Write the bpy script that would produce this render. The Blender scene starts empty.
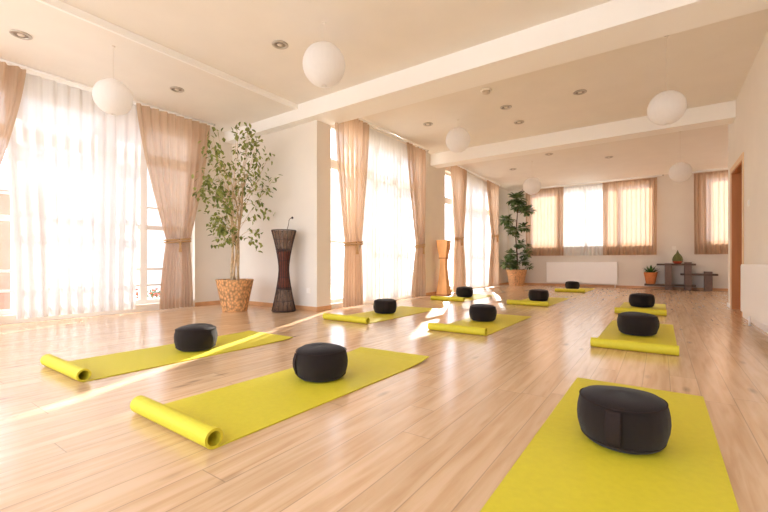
import bpy, math, random
from mathutils import Vector, Matrix
PI = math.pi
sc = bpy.context.scene
COL = sc.collection
rnd = random.Random(7)

# ------------------------------------------------------------------ materials
def new_mat(name):
    m = bpy.data.materials.new(name); m.use_nodes = True
    nt = m.node_tree
    for n in list(nt.nodes): nt.nodes.remove(n)
    out = nt.nodes.new('ShaderNodeOutputMaterial')
    return m, nt, out
def srgb(r, g, b):
    f = lambda c: (c/255/12.92) if c/255 <= .04045 else ((c/255+.055)/1.055)**2.4
    return (f(r), f(g), f(b), 1)
def N(nt, t, **kw):
    n = nt.nodes.new(t)
    for k, v in kw.items():
        if k.startswith('i_'): n.inputs[k[2:]].default_value = v
        else: setattr(n, k, v)
    return n
def pmat(name, rgb, rough=.6, noise=0.0, nscale=20, bump=0.0, bscale=200, metal=0, spec=.5, sheen=0, stretch=None):
    m, nt, out = new_mat(name)
    b = N(nt, 'ShaderNodeBsdfPrincipled'); nt.links.new(b.outputs[0], out.inputs[0])
    b.inputs['Roughness'].default_value = rough; b.inputs['Metallic'].default_value = metal
    b.inputs['Specular IOR Level'].default_value = spec
    b.inputs['Sheen Weight'].default_value = sheen
    c = srgb(*rgb)
    tc = N(nt, 'ShaderNodeTexCoord'); vec = tc.outputs['Object']
    if stretch:
        mp = N(nt, 'ShaderNodeMapping'); mp.inputs['Scale'].default_value = stretch
        nt.links.new(vec, mp.inputs[0]); vec = mp.outputs[0]
    nz = N(nt, 'ShaderNodeTexNoise'); nz.inputs['Scale'].default_value = nscale; nz.inputs['Detail'].default_value = 4
    nt.links.new(vec, nz.inputs['Vector'])
    rp = N(nt, 'ShaderNodeValToRGB')
    rp.color_ramp.elements[0].position = .3; rp.color_ramp.elements[1].position = .7
    k = 1-noise
    rp.color_ramp.elements[0].color = (c[0]*k, c[1]*k, c[2]*k, 1)
    rp.color_ramp.elements[1].color = (min(1, c[0]*(1+noise*.5)), min(1, c[1]*(1+noise*.5)), min(1, c[2]*(1+noise*.5)), 1)
    nt.links.new(nz.outputs[0], rp.inputs[0]); nt.links.new(rp.outputs[0], b.inputs['Base Color'])
    if bump:
        n2 = N(nt, 'ShaderNodeTexNoise'); n2.inputs['Scale'].default_value = bscale
        nt.links.new(vec, n2.inputs['Vector'])
        bp = N(nt, 'ShaderNodeBump'); bp.inputs['Strength'].default_value = bump; bp.inputs['Distance'].default_value = .01
        nt.links.new(n2.outputs[0], bp.inputs['Height']); nt.links.new(bp.outputs[0], b.inputs['Normal'])
    return m
def cloth_mat(name, rgb, transp, transl, stripe=0.0):
    """woven cloth: some light passes between the threads, some glows through them"""
    m, nt, out = new_mat(name)
    c = srgb(*rgb)
    tc = N(nt, 'ShaderNodeTexCoord')
    mp = N(nt, 'ShaderNodeMapping'); mp.inputs['Scale'].default_value = (30, 30, .6)
    nt.links.new(tc.outputs['Object'], mp.inputs[0])
    nz = N(nt, 'ShaderNodeTexNoise'); nz.inputs['Scale'].default_value = 1.5
    nt.links.new(mp.outputs[0], nz.inputs['Vector'])
    rp = N(nt, 'ShaderNodeValToRGB')
    rp.color_ramp.elements[0].position = .35; rp.color_ramp.elements[1].position = .65
    rp.color_ramp.elements[0].color = tuple(x*(1-stripe) for x in c[:3])+(1,)
    rp.color_ramp.elements[1].color = c
    nt.links.new(nz.outputs[0], rp.inputs[0])
    d = N(nt, 'ShaderNodeBsdfDiffuse'); tl = N(nt, 'ShaderNodeBsdfTranslucent'); tp = N(nt, 'ShaderNodeBsdfTransparent')
    nt.links.new(rp.outputs[0], d.inputs[0]); nt.links.new(rp.outputs[0], tl.inputs[0])
    m1 = N(nt, 'ShaderNodeMixShader'); m1.inputs[0].default_value = transl
    nt.links.new(d.outputs[0], m1.inputs[1]); nt.links.new(tl.outputs[0], m1.inputs[2])
    m2 = N(nt, 'ShaderNodeMixShader'); m2.inputs[0].default_value = transp
    nt.links.new(m1.outputs[0], m2.inputs[1]); nt.links.new(tp.outputs[0], m2.inputs[2])
    nt.links.new(m2.outputs[0], out.inputs[0])
    return m

def floor_mat():
    m, nt, out = new_mat('oak_floorboards')
    L = nt.links.new
    b = N(nt, 'ShaderNodeBsdfPrincipled'); L(b.outputs[0], out.inputs[0])
    g = N(nt, 'ShaderNodeNewGeometry'); s = N(nt, 'ShaderNodeSeparateXYZ'); L(g.outputs['Position'], s.inputs[0])
    def M(op, a, b_=None, c=None):
        n = N(nt, 'ShaderNodeMath', operation=op)
        for i, v in enumerate((a, b_, c)):
            if v is None: continue
            if isinstance(v, (int, float)): n.inputs[i].default_value = v
            else: L(v, n.inputs[i])
        return n.outputs[0]
    W, LN = .135, 1.5
    u = M('DIVIDE', M('ADD', s.outputs[0], 20.07), W); iu = M('FLOOR', u); fu = M('FRACT', u)
    w1 = N(nt, 'ShaderNodeTexWhiteNoise', noise_dimensions='1D'); L(iu, w1.inputs['W'])
    v = M('ADD', M('DIVIDE', M('ADD', s.outputs[1], 20), LN), w1.outputs[0]); iv = M('FLOOR', v); fv = M('FRACT', v)
    cb = N(nt, 'ShaderNodeCombineXYZ'); L(iu, cb.inputs[0]); L(iv, cb.inputs[1])
    w2 = N(nt, 'ShaderNodeTexWhiteNoise', noise_dimensions='2D'); L(cb.outputs[0], w2.inputs['Vector'])
    # grain
    gc = N(nt, 'ShaderNodeCombineXYZ')
    L(M('ADD', M('MULTIPLY', s.outputs[0], 22), M('MULTIPLY', w2.outputs[0], 50)), gc.inputs[0])
    L(M('ADD', M('MULTIPLY', s.outputs[1], 1.6), M('MULTIPLY', w2.outputs[0], 31)), gc.inputs[1])
    n1 = N(nt, 'ShaderNodeTexNoise'); n1.inputs['Scale'].default_value = 1.3; n1.inputs['Detail'].default_value = 6; n1.inputs['Distortion'].default_value = .6
    L(gc.outputs[0], n1.inputs['Vector'])
    r = N(nt, 'ShaderNodeValToRGB')
    e = r.color_ramp.elements
    e[0].position = .28; e[0].color = srgb(200, 161, 121); e[1].position = .62; e[1].color = srgb(226, 193, 157)
    k = r.color_ramp.elements.new(.45); k.color = srgb(215, 180, 141)
    L(n1.outputs[0], r.inputs[0])
    # knots and dark flecks
    kc = N(nt, 'ShaderNodeCombineXYZ'); L(M('MULTIPLY', s.outputs[0], 7), kc.inputs[0]); L(M('MULTIPLY', s.outputs[1], 2.3), kc.inputs[1])
    vo = N(nt, 'ShaderNodeTexVoronoi'); vo.inputs['Scale'].default_value = .9; L(kc.outputs[0], vo.inputs['Vector'])
    kr = N(nt, 'ShaderNodeMapRange'); kr.inputs['From Min'].default_value = .03; kr.inputs['From Max'].default_value = .16
    kr.inputs['To Min'].default_value = .5; kr.inputs['To Max'].default_value = 1; L(vo.outputs['Distance'], kr.inputs[0])
    # per board tone
    tone = M('ADD', M('MULTIPLY', w2.outputs[0], .11), .91)
    du = M('MULTIPLY', M('MINIMUM', fu, M('SUBTRACT', 1, fu)), W); dv = M('MULTIPLY', M('MINIMUM', fv, M('SUBTRACT', 1, fv)), LN)
    dd = M('MINIMUM', du, dv)
    sm = N(nt, 'ShaderNodeMapRange'); sm.inputs['From Min'].default_value = .0006; sm.inputs['From Max'].default_value = .0032
    sm.inputs['To Min'].default_value = .62; sm.inputs['To Max'].default_value = 1; L(dd, sm.inputs[0])
    tot = M('MULTIPLY', M('MULTIPLY', tone, sm.outputs[0]), kr.outputs[0])
    vm = N(nt, 'ShaderNodeVectorMath', operation='SCALE'); L(r.outputs[0], vm.inputs[0]); L(tot, vm.inputs['Scale'])
    L(vm.outputs[0], b.inputs['Base Color'])
    L(M('ADD', M('MULTIPLY', n1.outputs[0], .10), .17), b.inputs['Roughness'])
    b.inputs['Specular IOR Level'].default_value = .8
    b.inputs['Coat Weight'].default_value = .3; b.inputs['Coat Roughness'].default_value = .22
    bp = N(nt, 'ShaderNodeBump'); bp.inputs['Strength'].default_value = .25; bp.inputs['Distance'].default_value = .002
    L(M('ADD', sm.outputs[0], M('MULTIPLY', n1.outputs[0], .25)), bp.inputs['Height']); L(bp.outputs[0], b.inputs['Normal'])
    return m

def basket_mat(name, rgb, sc_=(60, 60, 45)):
    m, nt, out = new_mat(name); L = nt.links.new
    b = N(nt, 'ShaderNodeBsdfPrincipled'); L(b.outputs[0], out.inputs[0]); b.inputs['Roughness'].default_value = .7
    tc = N(nt, 'ShaderNodeTexCoord'); mp = N(nt, 'ShaderNodeMapping'); mp.inputs['Scale'].default_value = sc_
    L(tc.outputs['Object'], mp.inputs[0])
    v = N(nt, 'ShaderNodeTexVoronoi'); v.inputs['Scale'].default_value = .5; L(mp.outputs[0], v.inputs['Vector'])
    r = N(nt, 'ShaderNodeValToRGB'); c = srgb(*rgb)
    r.color_ramp.elements[0].color = tuple(min(1, x*1.25) for x in c[:3])+(1,); r.color_ramp.elements[1].color = tuple(x*.42 for x in c[:3])+(1,)
    r.color_ramp.elements[0].position = .1; r.color_ramp.elements[1].position = .85
    L(v.outputs['Distance'], r.inputs[0]); L(r.outputs[0], b.inputs['Base Color'])
    bp = N(nt, 'ShaderNodeBump'); bp.inputs['Strength'].default_value = .6; bp.inputs['Distance'].default_value = .01; bp.invert = True
    L(v.outputs['Distance'], bp.inputs['Height']); L(bp.outputs[0], b.inputs['Normal'])
    return m

MT = {}
MT['floor'] = floor_mat()
MT['wall'] = pmat('warm_plaster', (236, 230, 220), .85, .02, 3, .05, 150)
MT['ceil'] = pmat('ceiling_paint', (240, 236, 229), .9, .02, 3)
MT['beam'] = pmat('beam_paint', (250, 249, 246), .85, .01, 3)
MT['white'] = pmat('white_lacquer', (253, 252, 251), .35, .01, 5)
MT['frame'] = pmat('white_window_frame', (240, 238, 234), .4, .01, 5)
MT['wood'] = pmat('door_wood', (200, 130, 76), .5, .25, 6, .1, 60, stretch=(1, 1, .12))
MT['casing'] = pmat('pale_beech', (232, 200, 160), .5, .08, 6, stretch=(1, 1, .2))
MT['skirt'] = pmat('baseboard_wood', (218, 168, 122), .45, .12, 8)
MT['curtain'] = cloth_mat('beige_linen', (216, 189, 162), .06, .48, .10)
MT['backcurtain'] = cloth_mat('beige_linen_lined', (208, 178, 150), .04, .30, .12)
MT['wickerlining'] = cloth_mat('lamp_lining', (150, 122, 102), .35, .4, .2)
MT['cactus'] = pmat('dusty_green_cactus', (112, 116, 66), .7, .2, 40)
MT['sheer'] = cloth_mat('white_voile', (240, 239, 237), .09, .19, .08)
MT['densesheer'] = cloth_mat('dense_white_voile', (240, 239, 238), .055, .22, .06)
MT['tie'] = pmat('tieback_cord', (206, 166, 116), .7, .2, 90)
MT['mat'] = pmat('lime_yoga_mat', (214, 203, 54), .55, .04, 40, .15, 500, spec=.35)
MT['zafu'] = pmat('black_cotton', (36, 28, 26), .9, .12, 120, .25, 700, spec=.2, sheen=.12)
MT['zafu_seam'] = pmat('black_piping', (47, 37, 35), .85, .1, 100, spec=.2)
MT['paper'] = cloth_mat('rice_paper', (250, 249, 248), 0.0, .5, .02)
MT['cord'] = pmat('white_cable', (235, 228, 218), .6)
MT['metal'] = pmat('brushed_steel', (200, 194, 186), .3, .05, 50, metal=.8)
MT['lens'] = pmat('frosted_lens', (226, 216, 204), .3)
MT['recess'] = pmat('spot_recess', (150, 138, 124), .4)
MT['basket'] = basket_mat('water_hyacinth', (228, 174, 118))
MT['terracotta'] = basket_mat('woven_seagrass', (232, 176, 122), (90, 90, 90))
MT['clay'] = pmat('orange_clay', (206, 128, 74), .8, .12, 15)
MT['redclay'] = pmat('red_glazed_clay', (180, 70, 40), .5, .1, 15)
MT['soil'] = pmat('potting_soil', (70, 50, 36), .95, .4, 60, .6, 60)
MT['bark'] = pmat('pale_bark', (214, 188, 150), .85, .25, 30, .3, 60)
MT['brownbark'] = pmat('brown_bark', (110, 82, 56), .85, .25, 30, .3, 60)
def leaf_mat(name, rgb, rgb2):
    m, nt, out = new_mat(name); L = nt.links.new
    g = N(nt, 'ShaderNodeTexCoord')
    nz = N(nt, 'ShaderNodeTexNoise'); nz.inputs['Scale'].default_value = 9; L(g.outputs['Object'], nz.inputs['Vector'])
    r = N(nt, 'ShaderNodeValToRGB'); r.color_ramp.elements[0].position = .38; r.color_ramp.elements[1].position = .62
    r.color_ramp.elements[0].color = srgb(*rgb); r.color_ramp.elements[1].color = srgb(*rgb2); L(nz.outputs[0], r.inputs[0])
    p = N(nt, 'ShaderNodeBsdfPrincipled'); p.inputs['Roughness'].default_value = .4; L(r.outputs[0], p.inputs['Base Color'])
    t = N(nt, 'ShaderNodeBsdfTranslucent'); L(r.outputs[0], t.inputs[0])
    mx = N(nt, 'ShaderNodeMixShader'); mx.inputs[0].default_value = .3
    L(p.outputs[0], mx.inputs[1]); L(t.outputs[0], mx.inputs[2]); L(mx.outputs[0], out.inputs[0]); return m
MT['ficus'] = leaf_mat('ficus_leaf', (96, 112, 44), (164, 172, 92))
MT['scheff'] = leaf_mat('dark_leaf', (70, 96, 54), (128, 150, 96))
MT['agave'] = leaf_mat('agave_leaf', (44, 88, 40), (86, 128, 66))
MT['rattan'] = pmat('dark_rattan', (62, 44, 38), .65, .3, 60, .3, 90)
MT['core'] = pmat('lamp_core_brown', (120, 62, 44), .7, .25, 25)
MT['honey'] = pmat('honey_wood', (238, 178, 116), .5, .2, 7, stretch=(1, 1, .3))
MT['slab'] = pmat('grey_brown_timber', (122, 100, 92), .7, .2, 30, .2, 60)
MT['darkslab'] = pmat('dark_timber', (96, 76, 62), .6, .2, 20)
MT['switch'] = pmat('switch_plastic', (248, 244, 236), .4)
MT['paving'] = pmat('outdoor_paving', (206, 200, 190), .9, .1, 4)
MT['salmon'] = pmat('salmon_render', (206, 140, 118), .9, .1, 3)
MT['palehouse'] = pmat('pale_render', (214, 212, 210), .9, .06, 3)
MT['roof'] = pmat('roof_tile', (178, 110, 88), .8, .2, 12)
MT['darkglass'] = pmat('window_dark', (120, 130, 140), .2)
MT['petal'] = pmat('orange_petals', (232, 92, 60), .6, .2, 60)
def glass_mat():
    m, nt, out = new_mat('window_glass')
    t = N(nt, 'ShaderNodeBsdfTransparent'); g = N(nt, 'ShaderNodeBsdfGlossy'); g.inputs['Roughness'].default_value = .02
    x = N(nt, 'ShaderNodeMixShader'); x.inputs[0].default_value = .05
    nt.links.new(t.outputs[0], x.inputs[1]); nt.links.new(g.outputs[0], x.inputs[2]); nt.links.new(x.outputs[0], out.inputs[0]); return m
MT['glass'] = glass_mat()

# ------------------------------------------------------------------ mesh helpers
class MB:
    def __init__(s): s.v = []; s.f = []
    def add(s, vs, fs):
        o = len(s.v); s.v += [tuple(p) for p in vs]; s.f += [tuple(i+o for i in f) for f in fs]; return s
    def box(s, x0, x1, y0, y1, z0, z1):
        vs = [(x, y, z) for z in (z0, z1) for y in (y0, y1) for x in (x0, x1)]
        return s.add(vs, [(0, 2, 3, 1), (4, 5, 7, 6), (0, 1, 5, 4), (2, 6, 7, 3), (0, 4, 6, 2), (1, 3, 7, 5)])
    def tube(s, pts, r, n=8, r1=None, cap=True):
        pts = [Vector(p) for p in pts]; m = len(pts); rings = []
        up = Vector((0, 0, 1))
        for i, p in enumerate(pts):
            d = (pts[min(i+1, m-1)]-pts[max(i-1, 0)]).normalized()
            a = d.cross(up if abs(d.z) < .95 else Vector((0, 1, 0))).normalized(); b = d.cross(a).normalized()
            rr = r if r1 is None else r+(r1-r)*i/(m-1)
            rings.append([p+a*math.cos(2*PI*k/n)*rr+b*math.sin(2*PI*k/n)*rr for k in range(n)])
        vs = [q for R in rings for q in R]
        fs = [(i*n+k, i*n+(k+1) % n, (i+1)*n+(k+1) % n, (i+1)*n+k) for i in range(m-1) for k in range(n)]
        if cap: fs += [tuple(range(n))[::-1], tuple(range((m-1)*n, m*n))]
        return s.add(vs, fs)
    def lathe(s, prof, n=32, c=(0, 0, 0), ex=1, ey=1, closed=False):
        vs = [(c[0]+r*ex*math.cos(2*PI*k/n), c[1]+r*ey*math.sin(2*PI*k/n), c[2]+z) for r, z in prof for k in range(n)]
        m = len(prof)
        fs = [(i*n+k, i*n+(k+1) % n, (i+1)*n+(k+1) % n, (i+1)*n+k) for i in range(m-1) for k in range(n)]
        if not closed:
            fs += [tuple(range(n))[::-1], tuple(range((m-1)*n, m*n))]
        return s.add(vs, fs)
    def build(s, name, mat, parent=None, smooth=False, bevel=0, loc=None):
        me = bpy.data.meshes.new(name); me.from_pydata(s.v, [], s.f); me.validate(); me.update()
        o = bpy.data.objects.new(name, me); COL.objects.link(o)
        me.materials.append(mat)
        if smooth: me.polygons.foreach_set('use_smooth', [True]*len(me.polygons))
        if bevel:
            b = o.modifiers.new('bevel', 'BEVEL'); b.width = bevel; b.segments = 2; b.limit_method = 'ANGLE'
        if parent: o.parent = parent
        if loc: o.location = loc
        return o
def struct(o): o['kind'] = 'structure'; return o
def tag(o, label, cat, group=None, kind=None):
    o['label'] = label; o['category'] = cat
    if group: o['group'] = group
    if kind: o['kind'] = kind
    return o
def empty(name, loc, label, cat, group=None, rz=0):
    o = bpy.data.objects.new(name, None); COL.objects.link(o); o.empty_display_size = .1
    o.location = loc; o.rotation_euler = (0, 0, rz); return tag(o, label, cat, group)
def dup(root, loc, label, rz=0, scale=None):
    r = root.copy(); COL.objects.link(r); r.location = loc; r.rotation_euler = (0, 0, rz); r['label'] = label
    if scale: r.scale = scale
    for ch in list(root.children):
        c = ch.copy(); COL.objects.link(c); c.parent = r
        for g in list(ch.children):
            d = g.copy(); COL.objects.link(d); d.parent = c
    return r

# ------------------------------------------------------------------ room shell
XL, XB, XR = -6.25, -4.15, .90          # window wall, bay wall, right wall
YS, YB = 4.20, 13.10                     # return wall, back wall
struct(MB().box(-6.45, 3.6, -1.8, 13.4, -.2, 0).build('floor', MT['floor']))
cb = MB().box(-6.6, -4.4, -1.8, 4.2, 2.995, 3.35).box(-4.4, 1.05, -1.8, 4.2, 3.055, 3.35).box(-4.4, 3.6, 4.2, 13.4, 3.1, 3.35)
cb.box(1.05, 3.6, -1.8, 4.2, 3.1, 3.35)
struct(cb.build('ceiling', MT['ceil']))
struct(MB().box(-4.425, -4.39, -1.6, 4.05, 2.985, 3.055).build('trim_1', MT['beam']))
struct(MB().box(XL, .9, 4.05, 4.50, 2.82, 3.12).build('trim_2', MT['beam'], bevel=.004))
struct(MB().box(XB, .9, 7.70, 8.02, 2.85, 3.12).build('trim_3', MT['beam'], bevel=.004))

ADDED_WIN = (-6.0, .75, .12, 2.9)  # unseen window opening added behind the camera to brighten beams and room
def wall(name, axis, c0, c1, a0, a1, z1, holes):
    """wall slab from c0 to c1 across, a0 to a1 along; holes = (a, b, zlo, zhi)"""
    mb = MB()
    def bx(p, q, zl, zh):
        if q-p < 1e-4 or zh-zl < 1e-4: return
        if axis == 'Y': mb.box(c0, c1, p, q, zl, zh)
        else: mb.box(p, q, c0, c1, zl, zh)
    cur = a0
    for (p, q, zl, zh) in sorted(holes):
        bx(cur, p, 0, z1); bx(p, q, 0, zl); bx(p, q, zh, z1); cur = q
    bx(cur, a1, 0, z1)
    return struct(mb.build(name, MT['wall']))
WIN_L = (-1.4, 3.52, .10, 2.80)
BAY2 = (4.50, 7.42, .08, 2.90)
BAY3 = (8.42, 12.15, .08, 2.90)
wall('wall_left', 'Y', XL-.22, XL, -1.8, YS, 3.0, [WIN_L])
struct(MB().box(XL-.22, XB-.2, YS, YS+.22, 0, 3.1).build('wall_return', MT['wall']))
wall('wall_bay', 'Y', XB-.20, XB, YS, YB+.2, 3.1, [BAY2, BAY3])
BW1 = (-3.50, -.22, 1.22, 2.95); BW2 = (.90, 2.70, 1.22, 2.95)
wall('wall_back', 'X', YB, YB+.25, XB, 3.6, 3.1, [BW1, BW2])
wall('wall_right', 'Y', XR, XR+.13, -1.8, 8.50, 3.1, [(7.08, 8.10, 0, 2.10)])
struct(MB().box(3.4, 3.6, -1.8, YB, 0, 3.1).build('wall_outer_right', MT['wall']))
struct(MB().box(1.03, 3.4, 4.6, 4.75, 0, 3.1).build('wall_side_room', MT['wall']))
wall('wall_behind', 'X', -1.8, -1.6, -6.4, .9, 3.1, [ADDED_WIN])

def window(idx, axis, c, hole, mull, rails, th=.05, fw=.06):
    a0, a1, z0, z1 = hole; mb = MB(); gl = MB()
    def bx(m, p, q, zl, zh, t):
        if axis == 'Y': m.box(c-t, c+t, p, q, zl, zh)
        else: m.box(p, q, c-t, c+t, zl, zh)
    for (p, q, zl, zh) in ((a0, a0+fw, z0, z1), (a1-fw, a1, z0, z1), (a0, a1, z0, z0+fw), (a0, a1, z1-fw, z1)): bx(mb, p, q, zl, zh, th/2)
    for a, w in mull: bx(mb, a-w/2, a+w/2, z0+.01, z1-.01, th/2*1.12)
    for z, w in rails: bx(mb, a0, a1, z-w/2, z+w/2, th/2*.9)
    f = struct(mb.build('window_%d' % idx, MT['frame']))
    bx(gl, a0+.01, a1-.01, z0+.01, z1-.01, .004)
    gl.build('glass_pane', MT['glass'], f)
    return f
window(1, 'Y', XL-.12, WIN_L, [(.05, .10), (1.36, .10), (2.78, .10)], [(.62, .035), (1.25, .07), (2.28, .16), (.38, .03), (1.55, .03)])
window(2, 'Y', XB-.12, BAY2, [(5.1, .06), (5.83, .10), (6.62, .08)], [(2.28, .15), (1.05, .03)])
window(3, 'Y', XB-.12, BAY3, [(9.3, .08), (10.25, .10), (11.2, .08)], [(2.22, .15), (1.05, .03)])
window(4, 'X', YB+.10, BW1, [(-2.66, .09), (-1.88, .09), (-1.06, .09)], [])
window(6, 'X', -1.7, ADDED_WIN, [(-4.3, .09), (-2.65, .09), (-1.0, .09)], [(2.2, .09)])  # frame of the added fill window, out of view behind the camera
window(5, 'X', YB+.10, BW2, [(1.8, .09)], [])
# sills
struct(MB().box(BW1[0]-.05, BW1[1]+.05, YB-.05, YB+.05, 1.18, 1.22).build('trim_4', MT['white'], bevel=.004))
struct(MB().box(BW2[0]-.05, BW2[1]+.05, YB-.05, YB+.05, 1.18, 1.22).build('trim_5', MT['white'], bevel=.004))
# baseboards
bh, bt = .065, .014
struct(MB().box(XL, XL+bt, 3.52, YS, 0, bh).build('baseboard_left', MT['skirt'], bevel=.003))
struct(MB().box(XL+bt, XB, YS-bt, YS, 0, bh).box(XB, XB+bt, YS-bt, 4.5, 0, bh).build('baseboard_return', MT['skirt'], bevel=.003))
struct(MB().box(XB, XB+bt, 7.42, 8.42, 0, bh).box(XB, XB+bt, 12.15, YB, 0, bh).build('baseboard_bay', MT['skirt'], bevel=.003))
struct(MB().box(XB+bt, 3.4, YB-bt, YB, 0, bh).build('baseboard_back', MT['skirt'], bevel=.003))
struct(MB().box(XR-bt, XR, -1.6, 7.0, 0, bh).box(XR-bt, XR, 8.2, 8.5, 0, bh).box(XR-bt, XR+.13, 8.5, 8.5+bt, 0, bh).build('baseboard_right', MT['white'], bevel=.003))
# doorway in the right wall: casing, wooden lining, door folded back against the far lining
d = struct(MB().box(XR-.012, XR, 7.0, 7.08, 0, 2.18).box(XR-.012, XR, 8.10, 8.18, 0, 2.18).box(XR-.012, XR, 7.08, 8.10, 2.10, 2.18).build('door_1', MT['casing'], bevel=.003))
MB().box(XR, XR+.13, 8.085, 8.10, 0, 2.10).box(XR, XR+.13, 7.08, 7.095, 0, 2.10).box(XR, XR+.13, 7.095, 8.085, 2.085, 2.10).build('lining', MT['wood'], d)
dl = MB().box(XR+.135, XR+.98, 8.04, 8.08, .01, 2.08).build('door_leaf', MT['wood'], d, bevel=.003)
MB().tube([(XR+.9, 8.04, 1.02), (XR+.9, 7.99, 1.02), (XR+.79, 7.985, 1.02)], .009, 8).build('door_handle', MT['metal'], dl, smooth=True)

# ------------------------------------------------------------------ curtains
def smooth(t): return t*t*(3-2*t)
def curtain_mb(axis, c, keys, folds, amp, seed=0, rows=40, spf=10, gather=None):
    """keys: (z, a, b, fold scale) from top to bottom; gather: z of a tie-back"""
    r = random.Random(seed); mb = MB()
    cols = int(folds*spf)
    warp = [r.uniform(-.35, .35) for _ in range(int(folds)+3)]
    amps = [r.uniform(.65, 1.25) for _ in range(int(folds)+3)]
    zt, zb = keys[0][0], keys[-1][0]
    vs = []
    for i in range(rows+1):
        z = zt+(zb-zt)*i/rows
        for k in range(len(keys)-1):
            if keys[k][0] >= z >= keys[k+1][0]-1e-9: break
        t = (keys[k][0]-z)/max(1e-6, keys[k][0]-keys[k+1][0])
        t = min(1.0, max(0.0, t))
        if keys[k+1][0] == gather: t = t**1.35
        elif keys[k][0] == gather: t = 1-(1-t)**1.6
        else: t = smooth(t)
        a = keys[k][1]+(keys[k+1][1]-keys[k][1])*t; b = keys[k][2]+(keys[k+1][2]-keys[k][2])*t
        fs = keys[k][3]+(keys[k+1][3]-keys[k][3])*t
        for j in range(cols+1):
            s = j/cols; ph = s*folds; q = int(ph)
            w = warp[q]*(1-(ph-q))+warp[q+1]*(ph-q); am = amps[q]*(1-(ph-q))+amps[q+1]*(ph-q)
            sw = math.sin(2*PI*(ph+w*.6*(1-math.exp(-(zt-z)*2)))) + .3*math.sin(4*PI*ph+1.3+z*.6)
            al = a+(b-a)*s; dp = amp*am*fs*sw
            vs.append((c+dp, al, z) if axis == 'Y' else (al, c+dp, z))
    n = cols+1
    mb.add(vs, [(i*n+j, i*n+j+1, (i+1)*n+j+1, (i+1)*n+j) for i in range(rows) for j in range(cols)])
    return mb
def hem(axis, c, a, b, z0, z1, mat, parent, name='heading_tape'):
    m = MB()
    if axis == 'Y': m.box(c-.006, c+.006, a, b, z0, z1)
    else: m.box(a, b, c-.006, c+.006, z0, z1)
    m.build(name, mat, parent)
def tied(label, X, ztop, top, waist, bottom, zw, folds, seed, zb=.03, amp=.038):
    o = curtain_mb('Y', X, [(ztop, top[0], top[1], .8), (zw, waist[0], waist[1], 1.0), (zb, bottom[0], bottom[1], 1.25)], folds, amp, seed, gather=zw).build('curtain', MT['curtain'], None, True)
    tag(o, label, 'curtain', 'beige tied-back curtains of the tall windows')
    m = MB(); a, b = waist; cy = (a+b)/2; rx = amp*1.75; ry = (b-a)/2+.02
    for dz in (-.018, .018):
        m.tube([(X+rx*math.cos(t*PI/12), cy+ry*math.sin(t*PI/12), zw+dz+.02*math.sin(t*PI/12)) for t in range(25)], .012, 8)
    m.build('tieback', MT['tie'], o, True)
    t = MB().lathe([(.004, .0), (.02, -.02), (.02, -.05), (.012, -.06), (.024, -.16)], 12, (X+rx+.012, cy, zw-.01))
    t.build('tassel', MT['tie'], o, True)
    return o
G = 'white sheers of the tall windows'
XC1 = -6.02
tied('beige tied-back curtain at the left edge of the photo, before the front window', XC1, 2.955, (.35, 1.37), (.55, .95), (.5, 1.0), 1.06, 9, 3)
tied('wide beige tied-back curtain hanging beside the potted ficus tree', XC1, 2.955, (2.54, 3.65), (2.94, 3.30), (2.84, 3.35), 1.05, 9, 5)
o = curtain_mb('Y', XC1-.11, [(2.955, 1.2, 2.66, .5), (.06, 1.3, 2.58, 1.0)], 11, .03, 11, rows=20).build('sheer_curtain', MT['densesheer'], None, True)
tag(o, 'broad white sheer curtain of the front left window, beside the round paper lantern', 'curtain', G)
XC2 = -4.00
tied('beige tied-back curtain of the middle tall window, side nearer the dark wicker lamp', XC2, 3.03, (4.42, 5.28), (4.66, 5.06), (4.62, 5.10), 1.02, 7, 21)
tied('beige tied-back curtain of the middle tall window, side nearer the orange wooden floor lamp', XC2, 3.03, (6.46, 7.22), (6.86, 7.12), (6.70, 7.16), 1.06, 6, 22)
o = curtain_mb('Y', XC2-.095, [(3.03, 5.15, 6.75, .5), (.06, 5.05, 6.85, 1.0)], 15, .017, 23, rows=20).build('sheer_curtain', MT['sheer'], None, True)
tag(o, 'white sheer curtain of the middle tall window, between its two beige curtains', 'curtain', G)
tied('beige tied-back curtain just right of the orange wooden floor lamp', XC2, 3.03, (8.42, 9.35), (8.66, 9.10), (8.56, 9.24), 1.3, 7, 31)
tied('beige tied-back curtain just left of the tall dark green plant in the far corner', XC2, 3.03, (10.75, 11.75), (11.15, 11.65), (10.98, 11.70), 1.5, 7, 32)
o = curtain_mb('Y', XC2-.095, [(3.03, 9.1, 11.0, .5), (.06, 9.05, 11.2, 1.0)], 16, .017, 33, rows=20).build('sheer_curtain', MT['sheer'], None, True)
tag(o, 'white sheer curtain of the far tall window, nearest the dark green corner plant', 'curtain', G)
YC = YB-.12
def straight(label, a, b, mat, folds, seed, y=YC, name='curtain', z0=.93, amp=.03, grp='short curtains of the back wall windows'):
    o = curtain_mb('X', y, [(3.02, a, b, .8), (z0, a+.01, b-.01, 1.0)], folds, amp, seed, rows=16).build(name, mat, None, True)
    tag(o, label, 'curtain', grp)
    hem('X', y, a, b, 2.98, 3.025, mat, o)
straight('short beige curtain over the back window, behind the tall corner plant', -3.55, -2.42, MT['backcurtain'], 11, 41)
straight('short beige curtain over the back window, above the right end of the radiator', -1.38, -.08, MT['backcurtain'], 12, 42)
straight('short beige curtain in the far right corner, partly hidden by the doorway wall', .70, 2.0, MT['backcurtain'], 12, 43)
straight('short white sheer curtain in the middle of the back window', -2.6, -1.25, MT['sheer'], 12, 44, y=YC+.055, name='sheer_curtain', amp=.018)
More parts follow.
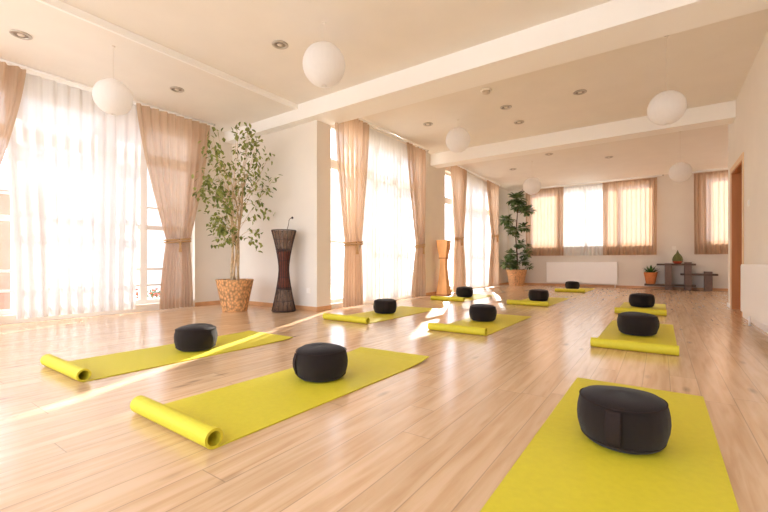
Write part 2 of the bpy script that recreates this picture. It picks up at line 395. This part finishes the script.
# rails
def rail(label, pts):
    o = MB().tube(pts, .013, 8).build('curtain_rail', MT['white'], None, True)
    tag(o, label, 'curtain rail', 'white curtain rails under the ceiling')
    for p in (pts[0], pts[-1]): MB().lathe([(.001, -.02), (.02, -.012), (.022, 0), (.02, .012), (.001, .02)], 12, p).build('end_cap', MT['metal'], o, True)
rail('white curtain rail over the tall front window at left', [(XC1, .1, 2.978), (XC1, 3.72, 2.978)])
rail('white curtain rail over the middle tall window', [(XC2, 4.35, 3.055), (XC2, 7.3, 3.055)])
rail('white curtain rail over the far tall window beside the corner plant', [(XC2, 8.34, 3.055), (XC2, 11.9, 3.055)])
rail('white curtain rail over the wide back window', [(-3.65, YC, 3.062), (.05, YC, 3.062)])
rail('white curtain rail over the far right corner window', [(.62, YC, 3.062), (2.9, YC, 3.062)])

# ------------------------------------------------------------------ yoga mats
def mat_obj(label, x0, x1, y0, y1, curl=0, rot=0):
    """rolled end towards the camera, free end away; built around its middle, resting on the floor"""
    th, R = .005, .041; y0 -= .03; cx = (x0+x1)/2; w = x1-x0; Ln = y1-y0
    prof = []                                         # (y, z) centre line, from the free end to the inside of the roll
    n = 14
    for i in range(n+1):
        t = i/n; y = Ln*(1-t)+R*t
        z = th/2+.001
        if curl and t < .12: z += curl*(1-t/.12)**2
        prof.append((y, z))
    turns = 1.85; steps = 56
    for i in range(1, steps+1):
        a = i/steps*turns*2*PI
        r = (R-th/2)-(th*1.15)*(a/(2*PI))
        prof.append((R-r*math.sin(a), R+.001-r*math.cos(a)))
    mb = MB(); vs = []; m = len(prof)
    for i, (y, z) in enumerate(prof):
        p0 = prof[max(i-1, 0)]; p1 = prof[min(i+1, m-1)]
        dy, dz = p1[0]-p0[0], p1[1]-p0[1]; l = math.hypot(dy, dz) or 1
        ny, nz = -dz/l, dy/l
        skew = 0.0
        if i <= n: skew = 0
        for sx in (-1, 1):
            for so in (-1, 1):
                zz = z+nz*so*th/2
                if curl and i <= 2 and sx == 1: zz += curl*.8*(1-i/3)
                vs.append((sx*w/2, y+ny*so*th/2, zz))
    fs = []
    for i in range(m-1):
        a = i*4; b = a+4
        fs += [(a, b, b+2, a+2), (a+1, a+3, b+3, b+1), (a, a+1, b+1, b), (a+2, b+2, b+3, a+3)]
    fs += [(0, 2, 3, 1), ((m-1)*4, (m-1)*4+1, (m-1)*4+3, (m-1)*4+2)]
    mb.add(vs, fs)
    o = mb.build('yoga_mat', MT['mat'], None, False, loc=(cx, y0, 0)); o.rotation_euler = (0, 0, rot)
    return tag(o, label, 'yoga mat', 'lime green yoga mats laid out in rows')
mat_obj('largest lime yoga mat running out of the bottom of the photo at right', -.425, .185, .88, 2.70)
mat_obj('lime yoga mat in the left foreground with its open roll nearest the camera', -2.055, -1.41, .865, 2.57, curl=.014, rot=-.01)
mat_obj('lime yoga mat lying before the broad sheer curtain, leftmost of all', -3.51, -2.84, .90, 2.56, curl=.006)
mat_obj('rolled-end lime yoga mat beside the middle tall window', -3.49, -2.80, 3.66, 5.48)
mat_obj('rolled-end lime yoga mat in the brightest sun patch mid-room', -2.03, -1.40, 3.73, 5.40)
mat_obj('lime yoga mat directly behind the large foreground mat at right', -.49, .115, 3.78, 5.62)
mat_obj('distant lime yoga mat in the sun beside the orange wooden floor lamp', -3.62, -2.95, 6.75, 8.50)
mat_obj('distant lime yoga mat in line before the back radiator', -2.17, -1.50, 6.80, 8.60)
mat_obj('right-hand lime yoga mat nearest the low timber shelf', -.54, .065, 6.52, 8.3)
mat_obj('farthest lime yoga mat, lying in front of the back radiator', -2.15, -1.48, 10.45, 12.2)

# ------------------------------------------------------------------ cushions
def cushion():
    root = empty('meditation_cushion', (0, 0, 0), 'x', 'cushion', 'black round meditation cushions')
    H, R = .150, .160; prof = [(.001, .004)]
    def P(r, z): prof.append((r, z*1.25))
    P(R*.55, .0); P(R*.76, .004); P(R*.86, .013); P(R*.93, .030); P(R*.98, .055); P(R*.998, .08); P(R*.985, .103); P(R*.955, .122); P(R*.93, .134)
    P(R*.89, .1415); P(R*.80, .149); P(R*.6, .156); P(R*.3, .160); P(.001, .161)
    mb = MB(); n = 72; vs = []; rr = random.Random(4)
    pl = [rr.uniform(-1, 1) for _ in range(12)]
    for r, z in prof:
        for k in range(n):
            a = 2*PI*k/n
            w = 1+.010*math.sin(a*3+pl[0])+.006*math.sin(7*a+pl[1]*3+z*20)
            side = 1 if .02 < z < .135 else 0
            w += side*.004*math.sin(24*a+z*8)+.012*math.cos(2*a)
            vs.append((r*w*math.cos(a), r*w*math.sin(a), z+(.003*math.sin(2*a+1) if z > .1 else 0)))
    m = len(prof)
    mb.add(vs, [(i*n+k, i*n+(k+1) % n, (i+1)*n+(k+1) % n, (i+1)*n+k) for i in range(m-1) for k in range(n)]+[tuple(range(n))[::-1], tuple(range((m-1)*n, m*n))])
    mb.build('cushion_body', MT['zafu'], root, True)
    for z in (.137*1.25, .022*1.25):
        rr_ = R*.935 if z > .1 else R*.905
        pts = [(rr_*(1+.010*math.sin(a*3+pl[0]))*math.cos(a), rr_*(1+.010*math.sin(a*3+pl[0]))*math.sin(a), z+(.003*math.sin(2*a+1) if z > .1 else 0)) for a in [2*PI*k/64 for k in range(65)]]
        MB().tube(pts, .0028, 6, cap=False).build('piping', MT['zafu_seam'], root, True)
    # carrying handle: flat cloth patch on the side panel
    st = MB(); vs = []; c = []
    hs = 9; zs = [z*1.25 for z in (.028, .04, .06, .08, .10, .118, .130)]
    for zi, z in enumerate(zs):
        rb = {0: .945, 1: .975, 2: 1.012, 3: 1.026, 4: 1.012, 5: .985, 6: .962}[zi]*R
        for k in range(hs):
            a = -PI/2+(-.16+.32*k/(hs-1)); e = .0035+(.003 if 1 < zi < 5 else 0)
            for off in (0.0, e): vs.append(((rb+off)*math.cos(a), (rb+off)*math.sin(a), z))
    idx = lambda zi, k, o: (zi*hs+k)*2+o
    fs = []
    for zi in range(len(zs)-1):
        for k in range(hs-1):
            fs += [(idx(zi, k, 1), idx(zi, k+1, 1), idx(zi+1, k+1, 1), idx(zi+1, k, 1)), (idx(zi, k, 0), idx(zi+1, k, 0), idx(zi+1, k+1, 0), idx(zi, k+1, 0))]
        fs += [(idx(zi, 0, 0), idx(zi, 0, 1), idx(zi+1, 0, 1), idx(zi+1, 0, 0)), (idx(zi, hs-1, 1), idx(zi, hs-1, 0), idx(zi+1, hs-1, 0), idx(zi+1, hs-1, 1))]
    for k in range(hs-1):
        fs += [(idx(0, k, 0), idx(0, k+1, 0), idx(0, k+1, 1), idx(0, k, 1)), (idx(6, k, 1), idx(6, k+1, 1), idx(6, k+1, 0), idx(6, k, 0))]
    st.add(vs, fs); st.build('carry_handle', MT['zafu_seam'], root, True)
    return root
cz = .0065
spots = [(-.128, 1.835, -.10, 'largest black meditation cushion with a side handle on the big foreground mat'),
         (-1.73, 1.79, -.5, 'black meditation cushion on the left foreground mat with the open roll'),
         (-3.14, 1.78, -1.0, 'black meditation cushion on the leftmost mat before the broad sheer curtain'),
         (-3.19, 4.58, .7, 'black meditation cushion on the mat beside the middle tall window'),
         (-1.79, 4.67, 2.4, 'black meditation cushion in the bright sun patch mid-room'),
         (-.19, 4.66, 2.0, 'black meditation cushion on the mat behind the big foreground one at right'),
         (-3.33, 7.66, 1.2, 'small distant black meditation cushion beside the orange wooden floor lamp'),
         (-1.86, 7.66, .3, 'distant black meditation cushion in line before the back radiator, third row'),
         (-.25, 7.58, 2.9, 'distant black meditation cushion on the right mat nearest the timber shelf'),
         (-1.93, 11.50, 2.2, 'smallest black meditation cushion directly before the back radiator')]
c0 = cushion()
for i, (x, y, rz, lb) in enumerate(spots):
    if i == 0: c0.location = (x, y, cz); c0.rotation_euler = (0, 0, rz); c0['label'] = lb
    else: dup(c0, (x, y, cz), lb, rz, (1.03, 1.03, 1) if i < 5 else (1.1, 1.1, 1.08))

# ------------------------------------------------------------------ paper globe lanterns
def globe(label, x, y, z, r, zc):
    root = empty('paper_lantern', (x, y, z), label, 'pendant lamp', 'white paper globe lanterns hanging from the ceiling')
    prof = []
    for i in range(49):
        t = -PI/2+.13+(PI-.26)*i/48; k = 1+.006*math.cos(i*PI)
        prof.append((r*k*math.cos(t), r*k*math.sin(t)))
    MB().lathe(prof, 40, closed=True).build('paper_shade', MT['paper'], root, True)
    MB().tube([(0, 0, r*.7), (0, 0, zc-z-.015)], .0022, 6).build('cord', MT['cord'], root)
    MB().lathe([(.001, zc-z-.012), (.018, zc-z-.01), (.02, zc-z), (.001, zc-z)], 20).build('ceiling_rose', MT['cord'], root, True)
    MB().lathe([(.02, r*.35), (.03, r*.3), (.035, 0), (.03, -.08), (.005, -.11)], 14).build('bulb', MT['lens'], root, True)
for a in (('large white paper globe lantern hanging near the top middle of the room', -2.69, 2.82, 2.645, .205, 3.055),
          ('white paper globe lantern in front of the broad left sheer curtain', -4.72, 1.77, 2.46, .18, 2.995),
          ('white paper globe lantern at right, against the second ceiling beam', 0.05, 5.11, 2.345, .172, 3.1),
          ('faint white paper globe lantern between the beams, near the middle tall window', -2.77, 6.10, 2.76, .20, 3.1),
          ('small white paper globe lantern before the left back window curtain', -2.48, 9.61, 2.52, .20, 3.1),
          ('small white paper globe lantern hanging above the low timber shelf', .29, 8.97, 2.36, .175, 3.1)):
    globe(*a)

# ------------------------------------------------------------------ recessed spots
def spot():
    root = empty('recessed_spotlight', (0, 0, 0), 'x', 'ceiling light', 'recessed ceiling spotlights')
    MB().lathe([(.085, -.001), (.086, -.008), (.078, -.013), (.062, -.013), (.058, -.004), (.058, -.001)], 32).build('trim_ring', MT['metal'], root, True)
    MB().lathe([(.001, -.0045), (.057, -.0045), (.057, -.002), (.001, -.002)], 28).build('reflector', MT['recess'], root)
    MB().lathe([(.001, -.012), (.026, -.011), (.030, -.005), (.001, -.005)], 20).build('lamp_lens', MT['lens'], root, True)
    return root
sp = [(-5.228, 1.149, 2.995, 'recessed spotlight in the far upper left of the photo'),
      (-3.338, 2.824, 3.055, 'recessed spotlight beside the large top middle paper lantern'),
      (-5.198, 2.686, 2.995, 'recessed spotlight above the wide beige curtain by the ficus'),
      (-.923, 6.086, 3.1, 'recessed spotlight between the beams, nearest the right paper lantern'),
      (-1.94, 6.023, 3.1, 'small recessed spotlight just behind the smoke detector'),
      (-1.967, 6.792, 3.1, 'recessed spotlight closest before the second beam, middle of the room'),
      (-3.276, 5.993, 3.1, 'recessed spotlight above the middle tall window'),
      (-.957, 10.21, 3.1, 'recessed spotlight behind the second beam, right one of the far trio'),
      (-2.008, 9.173, 3.1, 'recessed spotlight behind the second beam, middle one of the far trio'),
      (-3.081, 10.119, 3.1, 'recessed spotlight behind the second beam, left one near the corner plant')]
s0 = spot()
for i, (x, y, z, lb) in enumerate(sp):
    if i == 0: s0.location = (x, y, z); s0['label'] = lb
    else: dup(s0, (x, y, z), lb)
o = empty('smoke_detector', (-1.975, 5.271, 3.1), 'round white smoke detector on the ceiling between the two beams', 'smoke detector')
MB().lathe([(.075, 0), (.078, -.012), (.070, -.02), (.001, -.021)][::-1], 28).build('base_plate', MT['white'], o, True)
MB().lathe([(.001, -.055), (.035, -.054), (.052, -.045), (.056, -.02), (.001, -.02)], 28).build('sensor_cap', MT['lens'], o, True)

# ------------------------------------------------------------------ radiators
def radiator(label, axis, c, a0, a1, z0, z1, d):
    root = empty('radiator', (0, 0, 0), label, 'radiator')
    mid = (a0+a1)/2
    if axis == 'X': root.location = (mid, c, 0)
    else: root.location = (c, mid, 0)
    h = (a1-a0)/2
    def B(p, q, c0, c1, zl, zh, m):
        if axis == 'X': m.box(p, q, c0, c1, zl, zh)
        else: m.box(c0, c1, p, q, zl, zh)
    m = MB(); B(-h, h, -d, -d+.03, z0, z1-.01, m); m.build('front_panel', MT['white'], root, bevel=.008)
    m = MB(); B(-h+.01, h-.01, -d+.03, -.02, z0+.03, z1-.03, m); m.build('rear_panel', MT['white'], root)
    m = MB()
    B(-h, h, -d+.005, -.012, z1-.012, z1, m)
    m.build('top_grille', MT['white'], root, bevel=.002)
    for s in (-h+.15, h-.15):
        m = MB(); B(s-.02, s+.02, -.02, -.001, z0+.05, z1-.05, m); m.build('wall_bracket', MT['white'], root)
    m = MB()
    q = h-.06
    if axis == 'X': m.tube([(q, -d/2, z0+.04), (q, -d/2, 0)], .011, 8)
    else: m.tube([(-d/2, q, z0+.04), (-d/2, q, 0)], .011, 8)
    m.build('pipe', MT['white'], root, True)
radiator('long white flat panel radiator under the back window', 'X', YB, -2.92, -1.01, .10, .735, .12)
radiator('big white flat panel radiator on the right wall at the photo edge', 'Y', XR, 1.2, 6.15, .155, .70, .14)

# ------------------------------------------------------------------ switches and sockets
def plate(name, label, cat, loc, axis, s=.04):
    root = empty(name, loc, label, cat)
    m = MB(); k = MB()
    if axis == 'X-': m.box(-.008, 0, -s, s, -s, s); k.box(-.014, -.008, -s*.6, s*.6, -s*.6, s*.6)
    elif axis == 'Y-': m.box(-s, s, -.008, 0, -s, s); k.box(-s*.6, s*.6, -.014, -.008, -s*.6, s*.6)
    m.build('cover_plate', MT['switch'], root, bevel=.002); k.build('rocker', MT['switch'], root, bevel=.002)
plate('light_switch', 'small white switch high on the right wall beside the doorway', 'switch', (XR, 6.64, 1.46), 'X-')
plate('light_switch', 'small white switch on the back wall above the dish of the timber shelf', 'switch', (.29, YB, 1.11), 'Y-', .045)
plate('wall_socket', 'white wall socket low on the corner wall beside the dark wicker lamp', 'socket', (-4.32, YS, .30), 'Y-')

# ------------------------------------------------------------------ pots and plants
def pot(root, r0, r1, h, mat, name='pot'):
    mb = MB().lathe([(.001, 0), (r0, 0), (r0*1.02, .01), (r0+(r1-r0)*.5, h*.5), (r1, h-.02), (r1*1.02, h-.01), (r1, h), (r1-.018, h), (r1-.03, h-.05), (.001, h-.05)], 40)
    mb.build(name, mat, root, True)
    s = MB().lathe([(.001, h-.05), (r1-.035, h-.05), (r1-.05, h-.035), (.001, h-.025)], 24); s.build('soil', MT['soil'], root, True)
def leaf(mb, p, d, nrm, L, W, fold=.25):
    d = d.normalized(); s = d.cross(nrm).normalized(); n = s.cross(d).normalized()
    a = p; b1 = p+d*L*.38+s*W*.5-n*W*fold*-.3; b2 = p+d*L*.38-s*W*.5+n*W*fold*.3; m1 = p+d*L*.4-n*W*fold*.3
    c1 = p+d*L*.75+s*W*.32+n*W*.05; c2 = p+d*L*.75-s*W*.32+n*W*.05; m2 = p+d*L*.75-n*W*.1; e = p+d*L-n*W*.25
    mb.add([a, b1, m1, b2, c1, m2, c2, e], [(0, 2, 1), (0, 3, 2), (1, 2, 5, 4), (2, 3, 6, 5), (4, 5, 7), (5, 6, 7)])
# ficus
fx = empty('potted_ficus', (-5.19, 3.54, 0), 'tall sparse-leaved ficus tree in a woven basket beside the left curtain', 'potted plant')
pot(fx, .175, .265, .47, MT['basket'], 'woven_basket')
r = random.Random(12); tr = MB(); tips = []
for k in range(5):
    ph = k*2*PI/5; pts = []
    for i in range(16):
        t = i/15; z = .43+t*1.5; a = ph+t*3.2; rad = .055*(1-.5*t)+(.18*max(0, t-.45))
        pts.append(Vector((rad*math.cos(a)+.04*t, rad*math.sin(a), z)))
    tr.tube(pts, .017, 7, .008); tips.append(pts)
tr.build('trunk', MT['bark'], fx, True)
br = MB(); fo = MB(); twigs = []
for k in range(58):
    st = tips[k % 5]; p = st[r.randint(6, 15)].copy()
    zt = r.uniform(.95, 2.70); R = .78*math.sqrt(max(.05, 1-((zt-1.85)/1.05)**2)); a = r.uniform(0, 2*PI)
    rr_ = R*r.uniform(.35, 1.0)
    e = Vector((rr_*math.cos(a), min(rr_*math.sin(a), .52), zt))
    p.z = min(p.z, max(1.0, zt-.15)); base = min(st, key=lambda q: abs(q.z-p.z)); p = base.copy()
    mid = (p+e)/2+Vector((0, 0, r.uniform(.03, .16)))
    pts = [p*(1-t)**2+mid*2*t*(1-t)+e*t*t for t in [i/7 for i in range(8)]]
    br.tube(pts, .0045, 5, .0015); twigs.append(pts)
for pts in twigs:
    for i in range(3, 8):
        for q in range(2 if i < 6 else 5):
            o = pts[i]+Vector((r.gauss(0, .042), r.gauss(0, .042), r.gauss(-.02, .045)))
            if o.x < -.70 or o.y > .6: continue
            if o.x < -.45 and o.z > 1 and o.y < -.2 and r.random() < .5: continue
            d = Vector((r.uniform(-1, 1), r.uniform(-1, 1), r.uniform(-1.4, .1)))
            leaf(fo, o, d, Vector((r.uniform(-.6, .6), r.uniform(-.6, .6), 1)), r.uniform(.065, .095), r.uniform(.036, .052))
br.build('branches', MT['bark'], fx, True)
fo.build('foliage', MT['ficus'], fx)
# corner plant: clustered rosettes on a thin stem
cp = empty('potted_umbrella_plant', (-3.68, 12.45, 0), 'tall dark green clumpy plant in an orange basket in the far corner', 'potted plant')
pot(cp, .21, .31, .50, MT['terracotta'], 'woven_basket')
r = random.Random(5); st = MB(); fo = MB()
spine = [Vector((.02*math.sin(i*1.1), .02*math.cos(i*.9), .46+i*.26)) for i in range(10)]
st.tube(spine, .024, 8, .010)
clumps = [(0, 0, 2.68, .28), (.05, .05, 2.48, .24), (.36, -.05, 2.28, .20), (.22, 0, 2.36, .13), (-.22, -.30, 2.02, .22), (-.18, -.26, 1.85, .16), (-.10, -.08, 1.68, .20), (.24, -.1, 1.78, .19), (.05, -.1, 1.55, .12), (.12, 0, 1.28, .18),
          (-.14, -.08, .98, .18), (.30, -.05, .98, .19), (.24, -.05, .74, .18), (.38, 0, .60, .12), (-.2, -.22, .68, .24), (-.02, -.12, .62, .16), (-.12, 0, .80, .16), (.34, -.02, 1.18, .13)]
for (x, y, z, R) in clumps:
    c = Vector((x, y, z)); base = min(spine, key=lambda q: abs(q.z-(z-.12)))
    mid = (base+c)/2+Vector((x*.2, 0, -.03))
    st.tube([base*(1-t)**2+mid*2*t*(1-t)+c*t*t for t in [i/5 for i in range(6)]], .009, 6, .005)
    for q in range(int(46*R/.15)):
        th = r.uniform(0, 2*PI); el = r.uniform(-.7, 1.2)
        dr = Vector((math.cos(th)*math.cos(el), math.sin(th)*math.cos(el), math.sin(el)))
        o = c+dr*R*r.uniform(.1, .6)
        leaf(fo, o, dr+Vector((0, 0, -.3)), Vector((0, 0, 1))+dr*.4, R*r.uniform(.6, .85), R*.44)
st.build('stem', MT['brownbark'], cp, True); fo.build('foliage', MT['scheff'], cp)

# dark wicker hourglass lamp
def hourglass(zs, n=24): pass
wl = empty('wicker_floor_lamp', (-4.56, 3.93, 0), 'dark brown hourglass wicker floor lamp against the cream wall', 'floor lamp')
def hr(t):                                     # radius by height fraction
    return .072+.101*abs((t-.52)/.52)**1.45 if t < .52 else .072+.106*((t-.52)/.48)**1.5
Hh = 1.20
for k in range(16):
    a = 2*PI*k/16; m = MB().tube([(hr(t)*math.cos(a), hr(t)*math.sin(a), .01+t*(Hh-.02)) for t in [i/16 for i in range(17)]], .005, 5)
    m.build('upright_cane', MT['rattan'], wl, True)
for t in (0.012, .13, .27, .29, .42, .62, .74, .76, .88, .992):
    R = hr(t); w = .009 if t in (.012, .992, .29, .27, .74, .76) else .005
    MB().tube([(R*math.cos(a), R*math.sin(a), t*Hh) for a in [2*PI*i/28 for i in range(29)]], w, 6, cap=False).build('hoop', MT['rattan'], wl, True)
MB().lathe([(hr(t)*.92, t*Hh) for t in (.28, .36, .44, .52, .6, .68, .75)], 28).build('waist_sleeve', MT['core'], wl, True)
MB().lathe([(hr(t)*.95, t*Hh) for t in (.02, .08, .14, .2, .27)], 28, closed=True).build('lower_lining', MT['wickerlining'], wl, True)
MB().lathe([(hr(t)*.95, t*Hh) for t in (.76, .82, .88, .94, .985)], 28, closed=True).build('upper_lining', MT['wickerlining'], wl, True)
MB().lathe([(.001, .002), (.165, .002), (.165, .02), (.001, .02)], 28).build('base', MT['rattan'], wl, True)
m = MB(); m.tube([(.02, 0, .9), (.05, 0, 1.15), (.09, .01, 1.28), (.10, .01, 1.34), (.13, .01, 1.365), (.165, .01, 1.37)], .0045, 6)
s_ = m.build('dried_stem', MT['brownbark'], wl, True)
MB().lathe([(.001, -.02), (.016, -.008), (.016, .008), (.001, .02)], 10, (.17, .01, 1.37)).build('seed_head', MT['rattan'], s_, True)
# orange wooden hourglass lamp on the pier between the tall windows
ol = empty('wooden_floor_lamp', (-3.95, 7.95, 0), 'slim honey-orange waisted wooden floor lamp on the pier between tall windows', 'floor lamp')
def sq(prof, mb):
    n = 4
    vs = []
    for (w, d_, z) in prof: vs += [(-w, -d_, z), (w, -d_, z), (w, d_, z), (-w, d_, z)]
    mm = len(prof)
    mb.add(vs, [(i*4+k, i*4+(k+1) % 4, (i+1)*4+(k+1) % 4, (i+1)*4+k) for i in range(mm-1) for k in range(4)]+[(3, 2, 1, 0), tuple(range((mm-1)*4, mm*4))])
m = MB(); sq([(.135, .11, .012), (.118, .10, .15), (.088, .075, .38), (.070, .06, .60), (.072, .06, .82)], m); m.build('lower_shade', MT['honey'], ol, bevel=.006)
m = MB(); sq([(.082, .068, .82), (.09, .075, .9), (.12, .10, 1.06), (.13, .11, 1.215)], m); m.build('upper_shade', MT['honey'], ol, bevel=.006)
m = MB(); sq([(.14, .115, 0), (.14, .115, .02)], m); m.build('base', MT['wood'], ol, bevel=.003)
m = MB(); sq([(.086, .072, .80), (.086, .072, .83)], m); m.build('joint_band', MT['wood'], ol)

# timber shelf bench
ty = 12.86
tb = empty('timber_shelf', (0.3, ty, 0), 'low stepped shelf of grey timber posts and thin boards against the back wall', 'shelf')
for (x0, x1, h) in ((.085, .235, .70), (.50, .645, .73), (.90, 1.055, .49)):
    MB().box(x0-.3, x1-.3, -.14, .14, 0, h).build('post', MT['slab'], tb, bevel=.004)
for (x0, x1, z) in ((-.09, .73, .665), (.42, 1.16, .41), (-.36, .73, .12)):
    m = MB()
    # boards pass in front of and behind the posts as one plank notched around them
    m.box(x0-.3, x1-.3, -.165, -.142, z-.02, z+.025); m.box(x0-.3, x1-.3, .142, .165, z-.02, z+.025)
    segs = sorted([(p, q) for (p, q, h) in ((.085, .235, .70), (.50, .645, .73), (.90, 1.055, .49)) if q > x0 and p < x1 and h > z])
    cur = x0
    for p, q in segs: m.box(cur-.3, p-.3-.001, -.142, .142, z, z+.024); cur = q+.001
    m.box(cur-.3, x1-.3, -.142, .142, z, z+.024)
    m.build('shelf_board', MT['darkslab'], tb)
ag = empty('potted_agave', (-.225, ty, .146), 'small spiky green plant in an orange clay pot on the shelf end', 'potted plant')
pot(ag, .105, .155, .31, MT['clay'])
m = MB(); r = random.Random(9)
for k in range(26):
    a = k*2.4; el = .35+.95*(k/26); d = Vector((math.cos(a)*math.cos(el), math.sin(a)*math.cos(el), math.sin(el)))
    leaf(m, Vector((d.x*.01, d.y*.01, .265)), d, Vector((0, 0, 1))-d*.5, r.uniform(.20, .30), .045, .6)
m.build('spiky_leaves', MT['agave'], ag)
ds = empty('cactus_dish', (.36, ty, .69), 'small green cone-shaped cactus in a red dish on the top board', 'potted plant')
MB().lathe([(.001, 0), (.07, 0), (.105, .04), (.11, .06), (.095, .06), (.085, .045), (.001, .045)], 28).build('dish', MT['redclay'], ds, True)
m = MB()
prof = [(.001, .045), (.09, .05), (.105, .10), (.09, .17), (.06, .23), (.03, .27), (.012, .33), (.001, .36)]
vs = []
for rr_, z in prof:
    for k in range(32): vs.append((rr_*(1+.12*math.cos(8*2*PI*k/32))*math.cos(2*PI*k/32), rr_*(1+.12*math.cos(8*2*PI*k/32))*math.sin(2*PI*k/32), z))
m.add(vs, [(i*32+k, i*32+(k+1) % 32, (i+1)*32+(k+1) % 32, (i+1)*32+k) for i in range(7) for k in range(32)])
m.build('cactus_body', MT['cactus'], ds, True)

# ------------------------------------------------------------------ outside
struct(MB().box(-40, 30, -30, 45, -.5, -.22).build('ground', MT['paving']))
struct(MB().box(-8.4, XL-.22, -1.8, YS+.22, -.2, -.02).build('terrace', MT['paving']))
hs = empty('garden_house', (-12.5, 1.2, -.22), 'low salmon house seen outside past the left curtain', 'building')
MB().box(-2, 2, -4.0, 1.5, 0, 2.35).build('wall', MT['salmon'], hs)
MB().box(-2.2, 2.15, -4.2, 1.7, 2.35, 2.5).build('roof', MT['palehouse'], hs)
MB().box(2.0, 2.04, -.4, .6, .9, 1.9).build('window', MT['darkglass'], hs)
h2 = empty('neighbour_house', (-14.5, 9.3, -.22), 'pale house seen outside between the sheer and the wide curtain', 'building')
MB().box(-3, 3, -3.4, 3.4, 0, 5.2).build('wall', MT['palehouse'], h2)
MB().add([(-3.2, -3.6, 5.2), (3.2, -3.6, 5.2), (3.2, 3.6, 5.2), (-3.2, 3.6, 5.2), (0, -3.6, 7), (0, 3.6, 7)], [(0, 1, 4), (1, 2, 5, 4), (2, 3, 5), (3, 0, 4, 5), (0, 3, 2, 1)]).build('roof', MT['roof'], h2)
for yy in (-2.6, -.9, .8, 2.3):
    for zz in (.9, 3.2):
        MB().box(3.0, 3.04, yy-.4, yy+.4, zz, zz+1.3).build('window', MT['darkglass'], h2)
fb = empty('flower_planter', (-6.85, 3.02, -.02), 'planter of orange flowers outside the left window, beside the sheer', 'planter')
MB().box(-.14, .14, -.35, .35, 0, .14).build('planter_box', MT['palehouse'], fb, bevel=.01)
m = MB(); m2 = MB(); r = random.Random(3)
for k in range(150):
    o = Vector((r.uniform(-.13, .13), r.uniform(-.34, .34), r.uniform(.13, .25)))
    leaf(m, o, Vector((r.uniform(-1, 1), r.uniform(-1, 1), r.uniform(0, 1))), Vector((0, 0, 1)), .07, .035)
for k in range(45):
    m2.lathe([(.002, -.01), (.022, 0), (.024, .012), (.004, .018)], 7, (r.uniform(-.13, .15), r.uniform(-.34, .34), r.uniform(.17, .31)))
m.build('leaves', MT['agave'], fb); m2.build('blossoms', MT['petal'], fb)

# ------------------------------------------------------------------ light
w = bpy.data.worlds.new('sky'); sc.world = w; w.use_nodes = True; nt = w.node_tree
bg = nt.nodes['Background']; bg.inputs[1].default_value = 2.2
bg.inputs[0].default_value = (.87, .93, 1.06, 1)
el = math.radians(25); d = Vector((.39, -.92, -math.tan(el)))
L = bpy.data.lights.new('sun', 'SUN'); L.energy = 8; L.angle = math.radians(.9); L.color = (1, .93, .84)
o = bpy.data.objects.new('sun', L); COL.objects.link(o); o.rotation_euler = d.to_track_quat('-Z', 'Y').to_euler(); o.location = (-8, 20, 12)
def portal(loc, rot, sx, sy, nm):
    A = bpy.data.lights.new(nm, 'AREA'); A.shape = 'RECTANGLE'; A.size = sx; A.size_y = sy; A.cycles.is_portal = True
    q = bpy.data.objects.new(nm, A); COL.objects.link(q); q.location = loc; q.rotation_euler = rot
portal((XL-.2, 1.06, 1.45), (PI/2, 0, -PI/2), 4.9, 2.7, 'window_portal')
portal((XB-.18, 5.96, 1.49), (PI/2, 0, -PI/2), 2.9, 2.8, 'window_portal')
portal((XB-.18, 10.28, 1.49), (PI/2, 0, -PI/2), 3.7, 2.8, 'window_portal')
portal((-1.86, YB+.22, 2.08), (PI/2, 0, PI), 3.3, 1.75, 'window_portal')
portal((1.8, YB+.22, 2.08), (PI/2, 0, PI), 1.8, 1.75, 'window_portal')

portal((-2.65, -1.78, 1.5), (PI/2, 0, 0), 6.7, 2.75, 'window_portal')  # sky portal for the window added behind the camera
# ------------------------------------------------------------------ camera
cam = bpy.data.cameras.new('camera'); co = bpy.data.objects.new('camera', cam); COL.objects.link(co)
co.location = (0, 0, .72); co.rotation_euler = (PI/2, 0, .6112)
cam.sensor_width = 36; cam.lens = 395/768*36; cam.shift_y = (262.5-256)/768; cam.clip_start = .05; cam.clip_end = 200
sc.camera = co
vs_ = sc.view_settings
vs_.view_transform = 'Standard'; vs_.look = 'None'; vs_.gamma = 1; vs_.use_curve_mapping = False; vs_.exposure = 1.09
cy = sc.cycles
cy.max_bounces = 14; cy.diffuse_bounces = 8; cy.glossy_bounces = 4; cy.transmission_bounces = 8; cy.transparent_max_bounces = 16
cy.sample_clamp_indirect = 8; cy.use_denoising = True
